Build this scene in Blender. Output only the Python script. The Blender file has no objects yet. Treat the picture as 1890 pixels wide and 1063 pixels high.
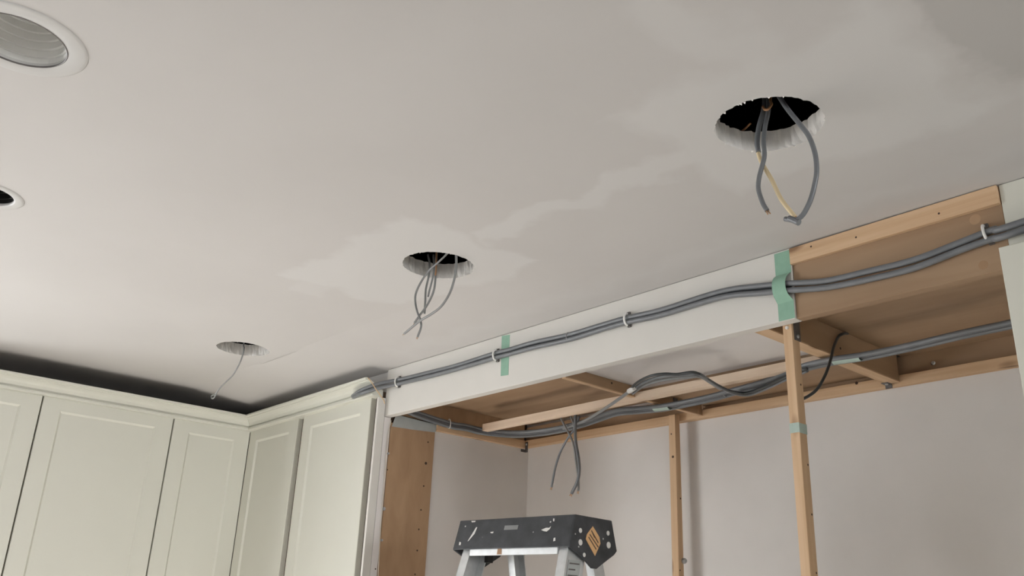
import bpy, bmesh, math, random
from mathutils import Vector, Matrix, Euler, noise as mnoise

random.seed(7)
scene = bpy.context.scene
col = scene.collection
CZ = 1.68                      # eye height above the floor; heights below are given relative to it

# ------------------------------------------------------------------ camera, light, exposure
FPX = 1620.1
EUL = (math.radians(110.678), math.radians(-2.251), math.radians(48.799))
cd = bpy.data.cameras.new('camera'); cam = bpy.data.objects.new('camera', cd); col.objects.link(cam)
cam.location = (0, 0, CZ); cam.rotation_euler = EUL
cd.sensor_width = 36; cd.sensor_fit = 'HORIZONTAL'; cd.lens = 36 * FPX / 1890; cd.clip_start = .02
scene.camera = cam

w = bpy.data.worlds.new('sky'); scene.world = w; w.use_nodes = True
w.node_tree.nodes['Background'].inputs[0].default_value = (.8, .88, 1, 1)
w.node_tree.nodes['Background'].inputs[1].default_value = .5

def area(name, loc, rot, sx, sy, power, color=(1, 1, 1)):
    l = bpy.data.lights.new(name, 'AREA'); l.shape = 'RECTANGLE'; l.size = sx; l.size_y = sy
    l.energy = power; l.color = color
    o = bpy.data.objects.new(name, l); col.objects.link(o)
    o.location = loc; o.rotation_euler = rot
    return o
R90 = math.pi / 2
# daylight in the window openings of the room (over the sink, terrace side, patio door, far side) and a low sun through the terrace one
area('daylight_sink_window', (-3.80, -.95, 1.60), (0, -R90, 0), 1.10, 1.50, 88, (.97, .985, 1))
area('daylight_terrace_window', (.45, -3.42, 1.73), (R90, 0, 0), 1.40, .80, 4, (.97, .985, 1))
area('daylight_patio_window', (3.30, -3.42, 1.08), (R90, 0, 0), 1.40, 2.00, 48, (.97, .985, 1))
area('daylight_far_window', (4.82, .85, 1.93), (0, R90, 0), .96, 1.30, 135, (.97, .985, 1))
sl = bpy.data.lights.new('sun_window', 'SUN'); sl.energy = 128; sl.angle = math.radians(1.5); sl.color = (1, .975, .94)
so = bpy.data.objects.new('sun_window', sl); col.objects.link(so); so.location = (3, -6, 5)
so.rotation_euler = Vector((-.50, .75, -.33)).to_track_quat('-Z', 'Y').to_euler()

scene.view_settings.view_transform = 'Standard'
scene.view_settings.look = 'None'
scene.view_settings.gamma = 1
scene.view_settings.use_curve_mapping = False
scene.view_settings.exposure = 0.09
scene.cycles.max_bounces = 10
scene.cycles.diffuse_bounces = 6

# ------------------------------------------------------------------ geometry helpers
RM = Euler(EUL, 'XYZ').to_matrix()
def ray(u, v): return RM @ Vector(((u - 945) / FPX, -(v - 531.5) / FPX, -1))
def at_x(u, v, x): r = ray(u, v); return r * (x / r.x)
def at_y(u, v, y): r = ray(u, v); return r * (y / r.y)
def at_z(u, v, z): r = ray(u, v); return r * (z / r.z)
H = .76                        # ceiling above eye level; it climbs a little towards the cabinets
def zc(x, y=1.0):              # and levels out again over the back cabinets
    k = 1 if y < 1.25 else max(.4, 1 - .6 * (y - 1.25) / .30)
    return H + .015 * max(0, -.5 - x) * k

ORG = {}
class MB:
    def __init__(s): s.v = []; s.f = []
    def add(s, vs, fs):
        n = len(s.v); s.v += [Vector(p) for p in vs]; s.f += [tuple(i + n for i in f) for f in fs]; return s
    def box(s, x0, x1, y0, y1, z0, z1):
        return s.add([(x0,y0,z0),(x1,y0,z0),(x1,y1,z0),(x0,y1,z0),(x0,y0,z1),(x1,y0,z1),(x1,y1,z1),(x0,y1,z1)],
                     [(0,3,2,1),(4,5,6,7),(0,1,5,4),(1,2,6,5),(2,3,7,6),(3,0,4,7)])
    def hexa(s, p):            # eight corners, bottom loop then top loop
        return s.add(p, [(0,3,2,1),(4,5,6,7),(0,1,5,4),(1,2,6,5),(2,3,7,6),(3,0,4,7)])
    def prism(s, poly, vec):   # polygon swept along vec
        n = len(poly); a = [Vector(p) for p in poly]; b = [p + Vector(vec) for p in a]
        return s.add(a + b, [tuple(range(n))[::-1], tuple(range(n, 2*n))] + [(i, (i+1) % n, n + (i+1) % n, n + i) for i in range(n)])
    def tube(s, pts, r, n=8, res=6, smooth=True, taper=None):
        P = [Vector(p) for p in pts]
        if smooth and len(P) > 2:
            Q = []
            for i in range(len(P) - 1):
                a = P[i-1] if i else P[0] * 2 - P[1]; b, c = P[i], P[i+1]
                e = P[i+2] if i + 2 < len(P) else P[-1] * 2 - P[-2]
                for k in range(res):
                    t = k / res
                    Q.append(.5 * ((2*b) + (c-a)*t + (2*a-5*b+4*c-e)*t*t + (3*b-a-3*c+e)*t**3))
            Q.append(P[-1]); P = Q
        m = len(P); t0 = (P[1]-P[0]).normalized(); nrm = t0.orthogonal().normalized(); vs = []
        for i in range(m):
            t = (P[min(i+1, m-1)] - P[max(i-1, 0)]).normalized()
            nrm = (nrm - t * nrm.dot(t)).normalized(); bn = t.cross(nrm)
            rr = r * (taper(i/(m-1)) if taper else 1)
            vs += [P[i] + (nrm * math.cos(2*math.pi*k/n) + bn * math.sin(2*math.pi*k/n)) * rr for k in range(n)]
        fs = [(i*n+k, i*n+(k+1) % n, (i+1)*n+(k+1) % n, (i+1)*n+k) for i in range(m-1) for k in range(n)]
        fs += [tuple(range(n))[::-1], tuple(range((m-1)*n, m*n))]
        return s.add(vs, fs)
    def lathe(s, c, prof, n=48, slope=0):   # profile of (radius, z) around a vertical axis
        vs = []; m = len(prof)
        for r, z in prof:
            vs += [(c[0]+r*math.cos(2*math.pi*k/n), c[1]+r*math.sin(2*math.pi*k/n), c[2]+z - slope*r*math.cos(2*math.pi*k/n)) for k in range(n)]
        return s.add(vs, [(i*n+k, i*n+(k+1) % n, (i+1)*n+(k+1) % n, (i+1)*n+k) for i in range(m-1) for k in range(n)])
    def disc(s, c, nrm, r, h, n=12, dome=0):   # short cylinder standing on c
        nrm = Vector(nrm).normalized(); a = nrm.orthogonal().normalized(); b = nrm.cross(a); c = Vector(c)
        ring = lambda rr, hh: [c + nrm*hh + (a*math.cos(2*math.pi*k/n) + b*math.sin(2*math.pi*k/n))*rr for k in range(n)]
        vs = ring(r, 0) + ring(r, h * (.5 if dome else 1)) + ring(r*.7, h); 
        fs = [tuple(range(n))[::-1]] + [(j*n+k, j*n+(k+1) % n, (j+1)*n+(k+1) % n, (j+1)*n+k) for j in range(2) for k in range(n)] + [tuple(range(2*n, 3*n))]
        return s.add(vs, fs)
    def build(s, name, mat, parent=None, smooth=False, bevel=0, seg=2, origin=None):
        if parent is not None: og = ORG[parent.name]
        elif origin is not None: og = Vector(origin)
        else:
            xs = [p.x for p in s.v]; ys = [p.y for p in s.v]; zs = [p.z for p in s.v]
            og = Vector(((min(xs)+max(xs))/2, (min(ys)+max(ys))/2, min(zs)))
        me = bpy.data.meshes.new(name)
        me.from_pydata([tuple(p - og) for p in s.v], [], s.f); me.update()
        bm = bmesh.new(); bm.from_mesh(me); bmesh.ops.recalc_face_normals(bm, faces=bm.faces); bm.to_mesh(me); bm.free()
        o = bpy.data.objects.new(name, me); col.objects.link(o)
        if parent is not None: o.parent = parent
        else: o.location = og + Vector((0, 0, CZ))
        ORG[o.name] = og
        me.materials.append(mat)
        if smooth:
            for p in me.polygons: p.use_smooth = len(p.vertices) < 6
        if bevel:
            b = o.modifiers.new('bevel', 'BEVEL'); b.width = bevel; b.segments = seg; b.limit_method = 'ANGLE'; b.angle_limit = math.radians(40)
        return o

def thing(name, loc, label, cat, group=None):
    o = bpy.data.objects.new(name, None); col.objects.link(o); o.empty_display_size = .05
    o.location = Vector(loc) + Vector((0, 0, CZ)); ORG[o.name] = Vector(loc)
    return tag(o, label, cat, group)
def tag(o, label=None, cat=None, group=None, kind=None):
    if label: o['label'] = label
    if cat: o['category'] = cat
    if group: o['group'] = group
    if kind: o['kind'] = kind
    return o
def struct(o): o['kind'] = 'structure'; return o

# ------------------------------------------------------------------ materials
def newmat(name):
    m = bpy.data.materials.new(name); m.use_nodes = True
    nt = m.node_tree; return m, nt, nt.nodes['Principled BSDF']
def nd(nt, t, **k):
    n = nt.nodes.new(t)
    for a, b in k.items(): setattr(n, a, b)
    return n
def plain(name, c, rough=.6, metal=0, var=.05, scale=30, bump=0, spec=.5, coat=0):
    m, nt, b = newmat(name)
    tc = nd(nt, 'ShaderNodeTexCoord'); no = nd(nt, 'ShaderNodeTexNoise'); no.inputs['Scale'].default_value = scale; no.inputs['Detail'].default_value = 4
    nt.links.new(tc.outputs['Object'], no.inputs['Vector'])
    r = nd(nt, 'ShaderNodeValToRGB'); r.color_ramp.elements[0].position = .3; r.color_ramp.elements[1].position = .7
    r.color_ramp.elements[0].color = (*[x*(1-var) for x in c], 1); r.color_ramp.elements[1].color = (*[min(1, x*(1+var)) for x in c], 1)
    nt.links.new(no.outputs['Fac'], r.inputs['Fac']); nt.links.new(r.outputs['Color'], b.inputs['Base Color'])
    b.inputs['Roughness'].default_value = rough; b.inputs['Metallic'].default_value = metal; b.inputs['Specular IOR Level'].default_value = spec
    if coat: b.inputs['Coat Weight'].default_value = coat; b.inputs['Coat Roughness'].default_value = .25
    if bump:
        bp = nd(nt, 'ShaderNodeBump'); bp.inputs['Strength'].default_value = bump; bp.inputs['Distance'].default_value = .002
        nt.links.new(no.outputs['Fac'], bp.inputs['Height']); nt.links.new(bp.outputs['Normal'], b.inputs['Normal'])
    return m
def wood(name, axis, light, dark, fine=60, along=2.5, rough=.65, knots=True):
    m, nt, b = newmat(name)
    tc = nd(nt, 'ShaderNodeTexCoord'); oi = nd(nt, 'ShaderNodeObjectInfo')
    ad = nd(nt, 'ShaderNodeVectorMath', operation='ADD'); nt.links.new(tc.outputs['Object'], ad.inputs[0])
    mu = nd(nt, 'ShaderNodeVectorMath', operation='SCALE'); mu.inputs['Scale'].default_value = 9; 
    nt.links.new(oi.outputs['Random'], mu.inputs[0]); nt.links.new(mu.outputs[0], ad.inputs[1])
    mp = nd(nt, 'ShaderNodeMapping'); sc = [fine]*3; sc['xyz'.index(axis)] = along; mp.inputs['Scale'].default_value = sc
    nt.links.new(ad.outputs[0], mp.inputs['Vector'])
    no = nd(nt, 'ShaderNodeTexNoise'); no.inputs['Scale'].default_value = 1; no.inputs['Detail'].default_value = 5; no.inputs['Distortion'].default_value = .6
    nt.links.new(mp.outputs[0], no.inputs['Vector'])
    r = nd(nt, 'ShaderNodeValToRGB'); r.color_ramp.elements[0].position = .32; r.color_ramp.elements[1].position = .68
    r.color_ramp.elements[0].color = (*dark, 1); r.color_ramp.elements[1].color = (*light, 1)
    nt.links.new(no.outputs['Fac'], r.inputs['Fac']); out = r.outputs['Color']
    if knots:
        mp2 = nd(nt, 'ShaderNodeMapping'); s2 = [14]*3; s2['xyz'.index(axis)] = 5; mp2.inputs['Scale'].default_value = s2
        nt.links.new(ad.outputs[0], mp2.inputs['Vector'])
        vo = nd(nt, 'ShaderNodeTexVoronoi'); vo.inputs['Scale'].default_value = 1; nt.links.new(mp2.outputs[0], vo.inputs['Vector'])
        r2 = nd(nt, 'ShaderNodeValToRGB'); r2.color_ramp.elements[0].position = .07; r2.color_ramp.elements[1].position = .17
        r2.color_ramp.elements[0].color = (.45, .38, .33, 1); r2.color_ramp.elements[1].color = (1, 1, 1, 1)
        nt.links.new(vo.outputs['Distance'], r2.inputs['Fac'])
        mx = nd(nt, 'ShaderNodeMix', data_type='RGBA', blend_type='MULTIPLY'); mx.inputs[0].default_value = 1
        nt.links.new(out, mx.inputs[6]); nt.links.new(r2.outputs['Color'], mx.inputs[7]); out = mx.outputs[2]
    nt.links.new(out, b.inputs['Base Color'])
    bp = nd(nt, 'ShaderNodeBump'); bp.inputs['Strength'].default_value = .15; bp.inputs['Distance'].default_value = .001
    nt.links.new(no.outputs['Fac'], bp.inputs['Height']); nt.links.new(bp.outputs['Normal'], b.inputs['Normal'])
    b.inputs['Roughness'].default_value = rough; b.inputs['Specular IOR Level'].default_value = .3
    return m

PINE_L, PINE_D = (.60, .42, .265), (.50, .33, .195)
PLY_L, PLY_D = (.355, .240, .150), (.30, .195, .118)
M = {}
for ax in 'xyz': M['pine_' + ax] = wood('pine_' + ax, ax, PINE_L, PINE_D)
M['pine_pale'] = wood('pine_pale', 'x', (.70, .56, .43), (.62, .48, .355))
M['ply'] = wood('plywood', 'x', PLY_L, PLY_D, fine=22, along=3, knots=False)
M['ply_side'] = wood('plywood_side', 'z', (.385, .25, .148), (.32, .20, .115), fine=24, along=7, knots=False)
M['ply_y'] = wood('plywood_y', 'y', (.36, .235, .14), (.30, .19, .11), fine=26, along=3, knots=False)
M['carcass'] = wood('carcass_wood', 'y', (.10, .065, .042), (.07, .045, .03), knots=False)
M['cab'] = plain('cabinet_paint', (.59, .585, .515), .42, var=.01, scale=8, spec=.6)
M['wall'] = plain('wall_paint', (.60, .57, .545), .7, var=.03, scale=6, bump=.05)
M['room'] = plain('room_paint', (.40, .39, .375), .8, var=.02)
M['floor'] = plain('floor_tile', (.36, .345, .325), .5, var=.06, scale=3)
M['fascia'] = plain('fascia_paint', (.61, .59, .55), .5, var=.015, scale=12)
M['panel'] = plain('soffit_panel', (.66, .63, .615), .55, var=.03, scale=5)
M['cable'] = plain('cable_jacket', (.142, .149, .158), .38, var=.08, scale=40)
M['cable_pale'] = plain('cable_jacket_pale', (.215, .218, .216), .4, var=.06, scale=40)
M['cable_dark'] = plain('cable_jacket_dark', (.035, .04, .042), .4, var=.1)
M['cable_slate'] = plain('cable_jacket_slate', (.085, .09, .10), .4, var=.08, scale=40)
M['cable_tan'] = plain('tan_jacket', (.62, .50, .31), .45, var=.05)
M['copper'] = plain('copper', (.45, .27, .15), .45, metal=.4, var=.1)
M['brown'] = plain('brown_wire', (.32, .16, .07), .5, var=.1)
M['tape'] = plain('green_masking_tape', (.235, .40, .30), .7, var=.05, scale=60)
M['tape_pale'] = plain('pale_masking_tape', (.38, .47, .42), .7, var=.06, scale=60)
M['tape_grey'] = plain('grey_tape', (.36, .38, .37), .45, var=.06, scale=30)
M['white'] = plain('white_plastic', (.68, .67, .64), .4, var=.02)
M['trim'] = plain('white_trim', (.50, .49, .475), .5, var=.01)
M['baffle'] = plain('white_baffle', (.72, .715, .69), .25, var=.01)
M['black'] = plain('black_baffle', (.012, .011, .010), .55, var=.1)
M['steel'] = plain('galvanised_steel', (.42, .43, .44), .38, metal=.8, var=.15, scale=80)
M['steel_dark'] = plain('dark_steel', (.13, .12, .115), .5, metal=.5, var=.2, scale=80)
M['hole'] = plain('screw_hole', (.05, .028, .016), .8, var=.1)
M['plaster'] = plain('raw_plaster', (.66, .635, .60), .9, var=.08, scale=45, bump=.5)
M['paper'] = plain('torn_paper', (.80, .78, .75), .9, var=.03)
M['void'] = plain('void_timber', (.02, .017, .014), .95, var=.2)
M['alu'] = plain('aluminium', (.58, .59, .59), .38, metal=.55, var=.08, scale=50)
M['sticker'] = plain('orange_sticker', (.60, .36, .17), .5, var=.05)
M['print'] = plain('sticker_print', (.10, .065, .04), .6, var=.1)
M['string'] = plain('string', (.60, .54, .46), .8, var=.05)
M['raw_edge'] = plain('raw_wood_edge', (.55, .38, .22), .7, var=.08)
M['rust'] = plain('rust', (.36, .22, .13), .8, var=.15)
M['gap'] = plain('gap_shadow_line', (.10, .085, .075), .8, var=.1)

def splatter_mat():
    m, nt, b = newmat('ladder_cap_plastic')
    tc = nd(nt, 'ShaderNodeTexCoord')
    mp = nd(nt, 'ShaderNodeMapping'); mp.inputs['Scale'].default_value = (1, 1, 1.2); nt.links.new(tc.outputs['Object'], mp.inputs['Vector'])
    no = nd(nt, 'ShaderNodeTexNoise'); no.inputs['Scale'].default_value = 26; no.inputs['Detail'].default_value = 5; nt.links.new(mp.outputs[0], no.inputs['Vector'])
    r0 = nd(nt, 'ShaderNodeValToRGB'); r0.color_ramp.elements[0].position = .3; r0.color_ramp.elements[1].position = .75
    r0.color_ramp.elements[0].color = (.020, .022, .025, 1); r0.color_ramp.elements[1].color = (.050, .053, .059, 1)
    nt.links.new(no.outputs['Fac'], r0.inputs['Fac'])
    vo = nd(nt, 'ShaderNodeTexVoronoi'); vo.inputs['Scale'].default_value = 34; nt.links.new(mp.outputs[0], vo.inputs['Vector'])
    r = nd(nt, 'ShaderNodeValToRGB'); r.color_ramp.elements[0].position = .07; r.color_ramp.elements[1].position = .10
    r.color_ramp.elements[0].color = (1, 1, 1, 1); r.color_ramp.elements[1].color = (0, 0, 0, 1); nt.links.new(vo.outputs['Distance'], r.inputs['Fac'])
    mx = nd(nt, 'ShaderNodeMix', data_type='RGBA'); nt.links.new(r.outputs['Color'], mx.inputs[0]); nt.links.new(r0.outputs['Color'], mx.inputs[6])
    mx.inputs[7].default_value = (.45, .45, .44, 1)
    nt.links.new(mx.outputs[2], b.inputs['Base Color']); b.inputs['Roughness'].default_value = .5
    return m
M['cap'] = splatter_mat()

def ceiling_mat():
    """flat ceiling paint with sanded joint-compound patches (lighter, with feathered ragged edges)"""
    m, nt, b = newmat('ceiling_paint')
    g = nd(nt, 'ShaderNodeNewGeometry'); sp = nd(nt, 'ShaderNodeSeparateXYZ')
    n1 = nd(nt, 'ShaderNodeTexNoise'); n1.inputs['Scale'].default_value = 7; n1.inputs['Detail'].default_value = 4; nt.links.new(g.outputs['Position'], n1.inputs['Vector'])
    sub = nd(nt, 'ShaderNodeVectorMath', operation='SUBTRACT'); sub.inputs[1].default_value = (.5, .5, .5); nt.links.new(n1.outputs['Color'], sub.inputs[0])
    scl = nd(nt, 'ShaderNodeVectorMath', operation='SCALE'); scl.inputs['Scale'].default_value = .19; nt.links.new(sub.outputs[0], scl.inputs[0])
    add = nd(nt, 'ShaderNodeVectorMath', operation='ADD'); nt.links.new(g.outputs['Position'], add.inputs[0]); nt.links.new(scl.outputs[0], add.inputs[1])
    nt.links.new(add.outputs[0], sp.inputs[0])
    def mth(op, a, bb=None, clamp=False):
        n = nd(nt, 'ShaderNodeMath', operation=op); n.use_clamp = clamp
        for i, x in enumerate((a, bb)):
            if x is None: continue
            if isinstance(x, (int, float)): n.inputs[i].default_value = x
            else: nt.links.new(x, n.inputs[i])
        return n.outputs[0]
    def boxmask(cx, cy, hx, hy, soft, gain):
        dx = mth('SUBTRACT', mth('ABSOLUTE', mth('SUBTRACT', sp.outputs[0], cx)), hx)
        dy = mth('SUBTRACT', mth('ABSOLUTE', mth('SUBTRACT', sp.outputs[1], cy)), hy)
        return mth('MULTIPLY', mth('SUBTRACT', 1.0, mth('DIVIDE', mth('ADD', mth('MAXIMUM', dx, dy), soft), soft), True), gain)
    tot = None
    for a in ((-1.66, 1.08, .27, .185, .03, 1), (-1.10, 1.09, .30, .042, .022, .9), (-.62, 1.10, .235, .20, .04, .9),
              (-.60, .55, .05, .42, .03, .6), (-1.3, 1.46, 1.0, .05, .05, .45), (-1.95, 1.0, .10, .05, .02, .5)):
        k = boxmask(*a); tot = k if tot is None else mth('MAXIMUM', tot, k)
    n2 = nd(nt, 'ShaderNodeTexNoise'); n2.inputs['Scale'].default_value = 2.2; n2.inputs['Detail'].default_value = 5; nt.links.new(g.outputs['Position'], n2.inputs['Vector'])
    base = nd(nt, 'ShaderNodeValToRGB'); base.color_ramp.elements[0].position = .35; base.color_ramp.elements[1].position = .7
    base.color_ramp.elements[0].color = (.508, .490, .474, 1); base.color_ramp.elements[1].color = (.535, .517, .501, 1)
    nt.links.new(n2.outputs['Fac'], base.inputs['Fac'])
    mx = nd(nt, 'ShaderNodeMix', data_type='RGBA'); nt.links.new(tot, mx.inputs[0]); nt.links.new(base.outputs['Color'], mx.inputs[6]); mx.inputs[7].default_value = (.568, .556, .542, 1)
    raw = boxmask(.55, .9, .93, .9, .02, .75)
    inv = mth('SUBTRACT', 1.0, tot); raw = mth('MULTIPLY', raw, inv)
    mr = nd(nt, 'ShaderNodeMix', data_type='RGBA'); nt.links.new(raw, mr.inputs[0]); nt.links.new(mx.outputs[2], mr.inputs[6]); mr.inputs[7].default_value = (.42, .405, .388, 1)
    nt.links.new(mr.outputs[2], b.inputs['Base Color']); b.inputs['Roughness'].default_value = .85; b.inputs['Specular IOR Level'].default_value = .25
    n3 = nd(nt, 'ShaderNodeTexNoise'); n3.inputs['Scale'].default_value = 180; nt.links.new(g.outputs['Position'], n3.inputs['Vector'])
    bp = nd(nt, 'ShaderNodeBump'); bp.inputs['Strength'].default_value = .06; bp.inputs['Distance'].default_value = .001
    nt.links.new(n3.outputs['Fac'], bp.inputs['Height']); nt.links.new(bp.outputs['Normal'], b.inputs['Normal'])
    return m
M['ceiling'] = ceiling_mat()

# ------------------------------------------------------------------ room shell
FL = -CZ; TOP = 1.25
XL, XR, YB, YF = -3.745, 4.70, 2.20, -3.30
YE = 4.50; XE = .45          # the room goes on beyond the tall cabinet
struct(MB().box(XL-.2, XR+.2, YF-.2, YE+.2, FL-.1, FL).build('floor', M['floor']))
struct(MB().box(XL, XE, YB, YB+.12, FL, TOP).build('wall_back', M['wall']))
def wall_with_window(name, plane, c0, c1, o0, o1, z0, z1, n, mull):
    """wall (box) on a plane with a rectangular window opening, and the window's frame"""
    mb = MB(); fr = MB()
    if plane[0] == 'x':
        a, b_ = plane[1], plane[2]
        B = lambda m, p, q, zz0, zz1, e=0: m.box(a+e, b_-e, p, q, zz0, zz1)
    else:
        a, b_ = plane[1], plane[2]
        B = lambda m, p, q, zz0, zz1, e=0: m.box(p, q, a+e, b_-e, zz0, zz1)
    B(mb, c0, o0, FL, TOP); B(mb, o1, c1, FL, TOP); B(mb, o0, o1, FL, z0); B(mb, o0, o1, z1, TOP)
    struct(mb.build(name, M['room']))
    t = .05; e = .03
    B(fr, o0, o0+t, z0, z1, e); B(fr, o1-t, o1, z0, z1, e); B(fr, o0+t, o1-t, z0, z0+t, e); B(fr, o0+t, o1-t, z1-t, z1, e)
    for k in range(1, mull): 
        p = o0 + (o1-o0)*k/mull; B(fr, p-t/2, p+t/2, z0+t, z1-t, e)
    struct(fr.build('window_%d' % n, M['white']))
wall_with_window('wall_left', ('x', XL-.12, XL), YF, YB, -1.70, -.20, -.63, .47, 1, 2)
struct(MB().box(XL, -.45, YF-.12, YF, FL, TOP).build('wall_rear', M['room']))
wall_with_window('wall_rear_middle', ('y', YF-.12, YF), -.45, 1.70, -.25, 1.15, -.35, .45, 2, 1)
wall_with_window('wall_rear_far', ('y', YF-.12, YF), 1.70, XR, 2.60, 4.00, -1.60, .40, 3, 1)
wall_with_window('wall_right', ('x', XR, XR+.12), YF, YE, .20, 1.50, -.23, .73, 4, 1)
struct(MB().box(XE, XE+.12, YB+.12, YE, FL, TOP).build('wall_return', M['room']))
struct(MB().box(XE, XR, YE, YE+.12, FL, TOP).build('wall_end', M['room']))
struct(MB().box(2.75, 7.50, -5.12, -5.00, FL, 2.20).build('wall_sun_blocker', M['room']))     # unseen wall added outside to keep the sun off the patio window
struct(MB().box(-2.475, -2.455, 1.60, YB, FL, .60).build('wall_alcove', M['wall']))

# ceiling: a plastered slab with ragged holes
HOLES = [(-2.677, 1.131, .0833), (-1.585, 1.115, .0848), (-.675, 1.103, .0850)]
CANS = [(-1.318, .142, .074), (-1.972, .232, .058)]
THK = .038
cells = []
ring_info = []
for i, (x, y, r) in enumerate(HOLES + CANS):
    cells.append((x-.13, x+.13, y-.13, y+.13))
xs = sorted({XL, XR, -.5, XE} | {c for q in cells for c in q[:2]}); ys = sorted({YF, YB, YE, 1.25, 1.55} | {c for q in cells for c in q[2:]})
def ceil_z(x, top, y=1.0): return zc(x, y) + (THK if top else 0)
mb = MB()
for top in (0, 1):
    for i in range(len(xs)-1):
        for j in range(len(ys)-1):
            cx, cy = (xs[i]+xs[i+1])/2, (ys[j]+ys[j+1])/2
            if cy > YB and cx < XE: continue
            if any(a < cx < b and c < cy < d_ for a, b, c, d_ in cells): continue
            q = [(xs[i], ys[j]), (xs[i+1], ys[j]), (xs[i+1], ys[j+1]), (xs[i], ys[j+1])]
            mb.add([(x, y, ceil_z(x, top, y)) for x, y in q], [(0,1,2,3) if top else (3,2,1,0)])
N = 96
rings = []
for k, (x, y, r) in enumerate(HOLES + CANS):
    rag = k < 3
    rb = [r * (1 + (.022*mnoise.noise(Vector((math.cos(t*2*math.pi/N)*9, math.sin(t*2*math.pi/N)*9, k*5))) + random.uniform(-.014, .014) if rag else 0)) for t in range(N)]
    rt = [r * (1.0 + (random.uniform(-.03, .03) if rag else 0)) for t in range(N)]
    rings.append((rb, rt))
    for top, rr in ((0, rb), (1, rt)):
        vs = []
        for t in range(N):
            c, s_ = math.cos(t*2*math.pi/N), math.sin(t*2*math.pi/N); m_ = max(abs(c), abs(s_))
            vs.append((x+rr[t]*c, y+rr[t]*s_, ceil_z(x+rr[t]*c, top)))
            vs.append((x+.13*c/m_, y+.13*s_/m_, ceil_z(x+.13*c/m_, top)))
        mb.add(vs, [(2*t, 2*t+1, 2*((t+1) % N)+1, 2*((t+1) % N)) for t in range(N)])
ceiling = struct(mb.build('ceiling', M['ceiling'], origin=(0, 0, 0)))
for k, (x, y, r) in enumerate(HOLES):
    rb, rt = rings[k]; vs = []
    for lvl, f in ((0, 0), (1, .12), (2, .5), (3, 1)):
        for t in range(N):
            rr = rb[t]*(1-f) + rt[t]*f + (random.uniform(-.0012, .0012) if lvl in (1, 2) else 0)
            px = x+rr*math.cos(t*2*math.pi/N); vs.append((px, y+rr*math.sin(t*2*math.pi/N), zc(px)+THK*f))
    MB().add(vs, [(l*N+t, l*N+(t+1) % N, (l+1)*N+(t+1) % N, (l+1)*N+t) for l in range(3) for t in range(N)]).build('plaster_edge', M['plaster'], ceiling)
    fl = MB()                                   # torn paper crumbs along the rim
    for q in range((5, 9, 16)[k]):
        a = random.uniform(0, 2*math.pi); s_ = random.uniform(.0010, .0028) * (1.3 if k == 2 else 1)
        c = Vector((x+r*1.0*math.cos(a), y+r*1.0*math.sin(a), 0)); c.z = zc(c.x) + s_*.1
        tv = Vector((-math.sin(a), math.cos(a), 0)); rv = Vector((math.cos(a), math.sin(a), 0))
        fl.add([c - tv*s_, c + tv*s_*random.uniform(.6, 1.4), c + rv*s_*random.uniform(.4, 1.2) - Vector((0, 0, s_*.5)), c - rv*s_*.7 - Vector((0, 0, s_*random.uniform(.3, 1.3)))],
               [(0,1,2),(0,1,3),(1,2,3),(0,2,3)])
    fl.build('torn_paper', M['paper'], ceiling)
# closed dark space between the ceiling and the floor above
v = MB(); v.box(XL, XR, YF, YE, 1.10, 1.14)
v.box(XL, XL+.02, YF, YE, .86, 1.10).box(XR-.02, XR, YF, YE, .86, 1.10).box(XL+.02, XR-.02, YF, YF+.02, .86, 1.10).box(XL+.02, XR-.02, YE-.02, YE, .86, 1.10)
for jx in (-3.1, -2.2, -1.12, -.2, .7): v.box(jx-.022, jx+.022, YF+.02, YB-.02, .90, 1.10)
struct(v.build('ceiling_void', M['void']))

# ------------------------------------------------------------------ wall cabinets
XD, YD = -3.415, 1.528           # door planes of the two runs
ZT, ZB = .700, -.25              # top and bottom of the boxes
def shaker_front(a0, a1, z0, z1, fn, st=.062, rl=.060, rec=.0065, bev=.007, t=.02):
    """frame (stiles and rails with a bevelled inner edge) and recessed panel; fn(a, depth, z) -> point, depth 0 = face, + = outwards"""
    fr, pn = MB(), MB()
    i0, i1, j0, j1 = a0+st, a1-st, z0+rl, z1-rl
    out = [(a0,z0),(a1,z0),(a1,z1),(a0,z1)]; inn = [(i0,j0),(i1,j0),(i1,j1),(i0,j1)]; low = [(i0+bev,j0+bev),(i1-bev,j0+bev),(i1-bev,j1-bev),(i0+bev,j1-bev)]
    vs = [fn(a, -t, z) for a, z in out] + [fn(a, -.0015, z) for a, z in out] + [fn(a+(.0015 if a == a0 else -.0015), 0, z+(.0015 if z == z0 else -.0015)) for a, z in out] + [fn(a, 0, z) for a, z in inn] + [fn(a, -rec, z) for a, z in low]
    fs = [(3,2,1,0)]
    for l in range(4): fs += [(l*4+k, l*4+(k+1) % 4, (l+1)*4+(k+1) % 4, (l+1)*4+k) for k in range(4)]
    fr.add(vs, fs)
    pn.add([fn(a, -rec, z) for a, z in low] + [fn(a, -rec-.006, z) for a, z in low], [(0,1,2,3),(4,5,6,7),(0,1,5,4),(1,2,6,5),(2,3,7,6),(3,0,4,7)])
    return fr, pn
def cabinet(loc, label, body, doors, fn):
    c = thing('wall_cabinet', loc, label, 'cabinet', 'painted wall cabinets')
    body.build('body', M['carcass'], c)
    for a0, a1, kw in doors:
        fr, pn = shaker_front(a0, a1, ZB+.004, ZT-.006, fn, **kw)
        d = fr.build('door', M['cab'], c); pn.build('panel', M['cab'], d)
    return c
fL = lambda a, dpt, z: (XD+dpt, a, z)
fB = lambda a, dpt, z: (a, YD-dpt, z)
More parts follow.
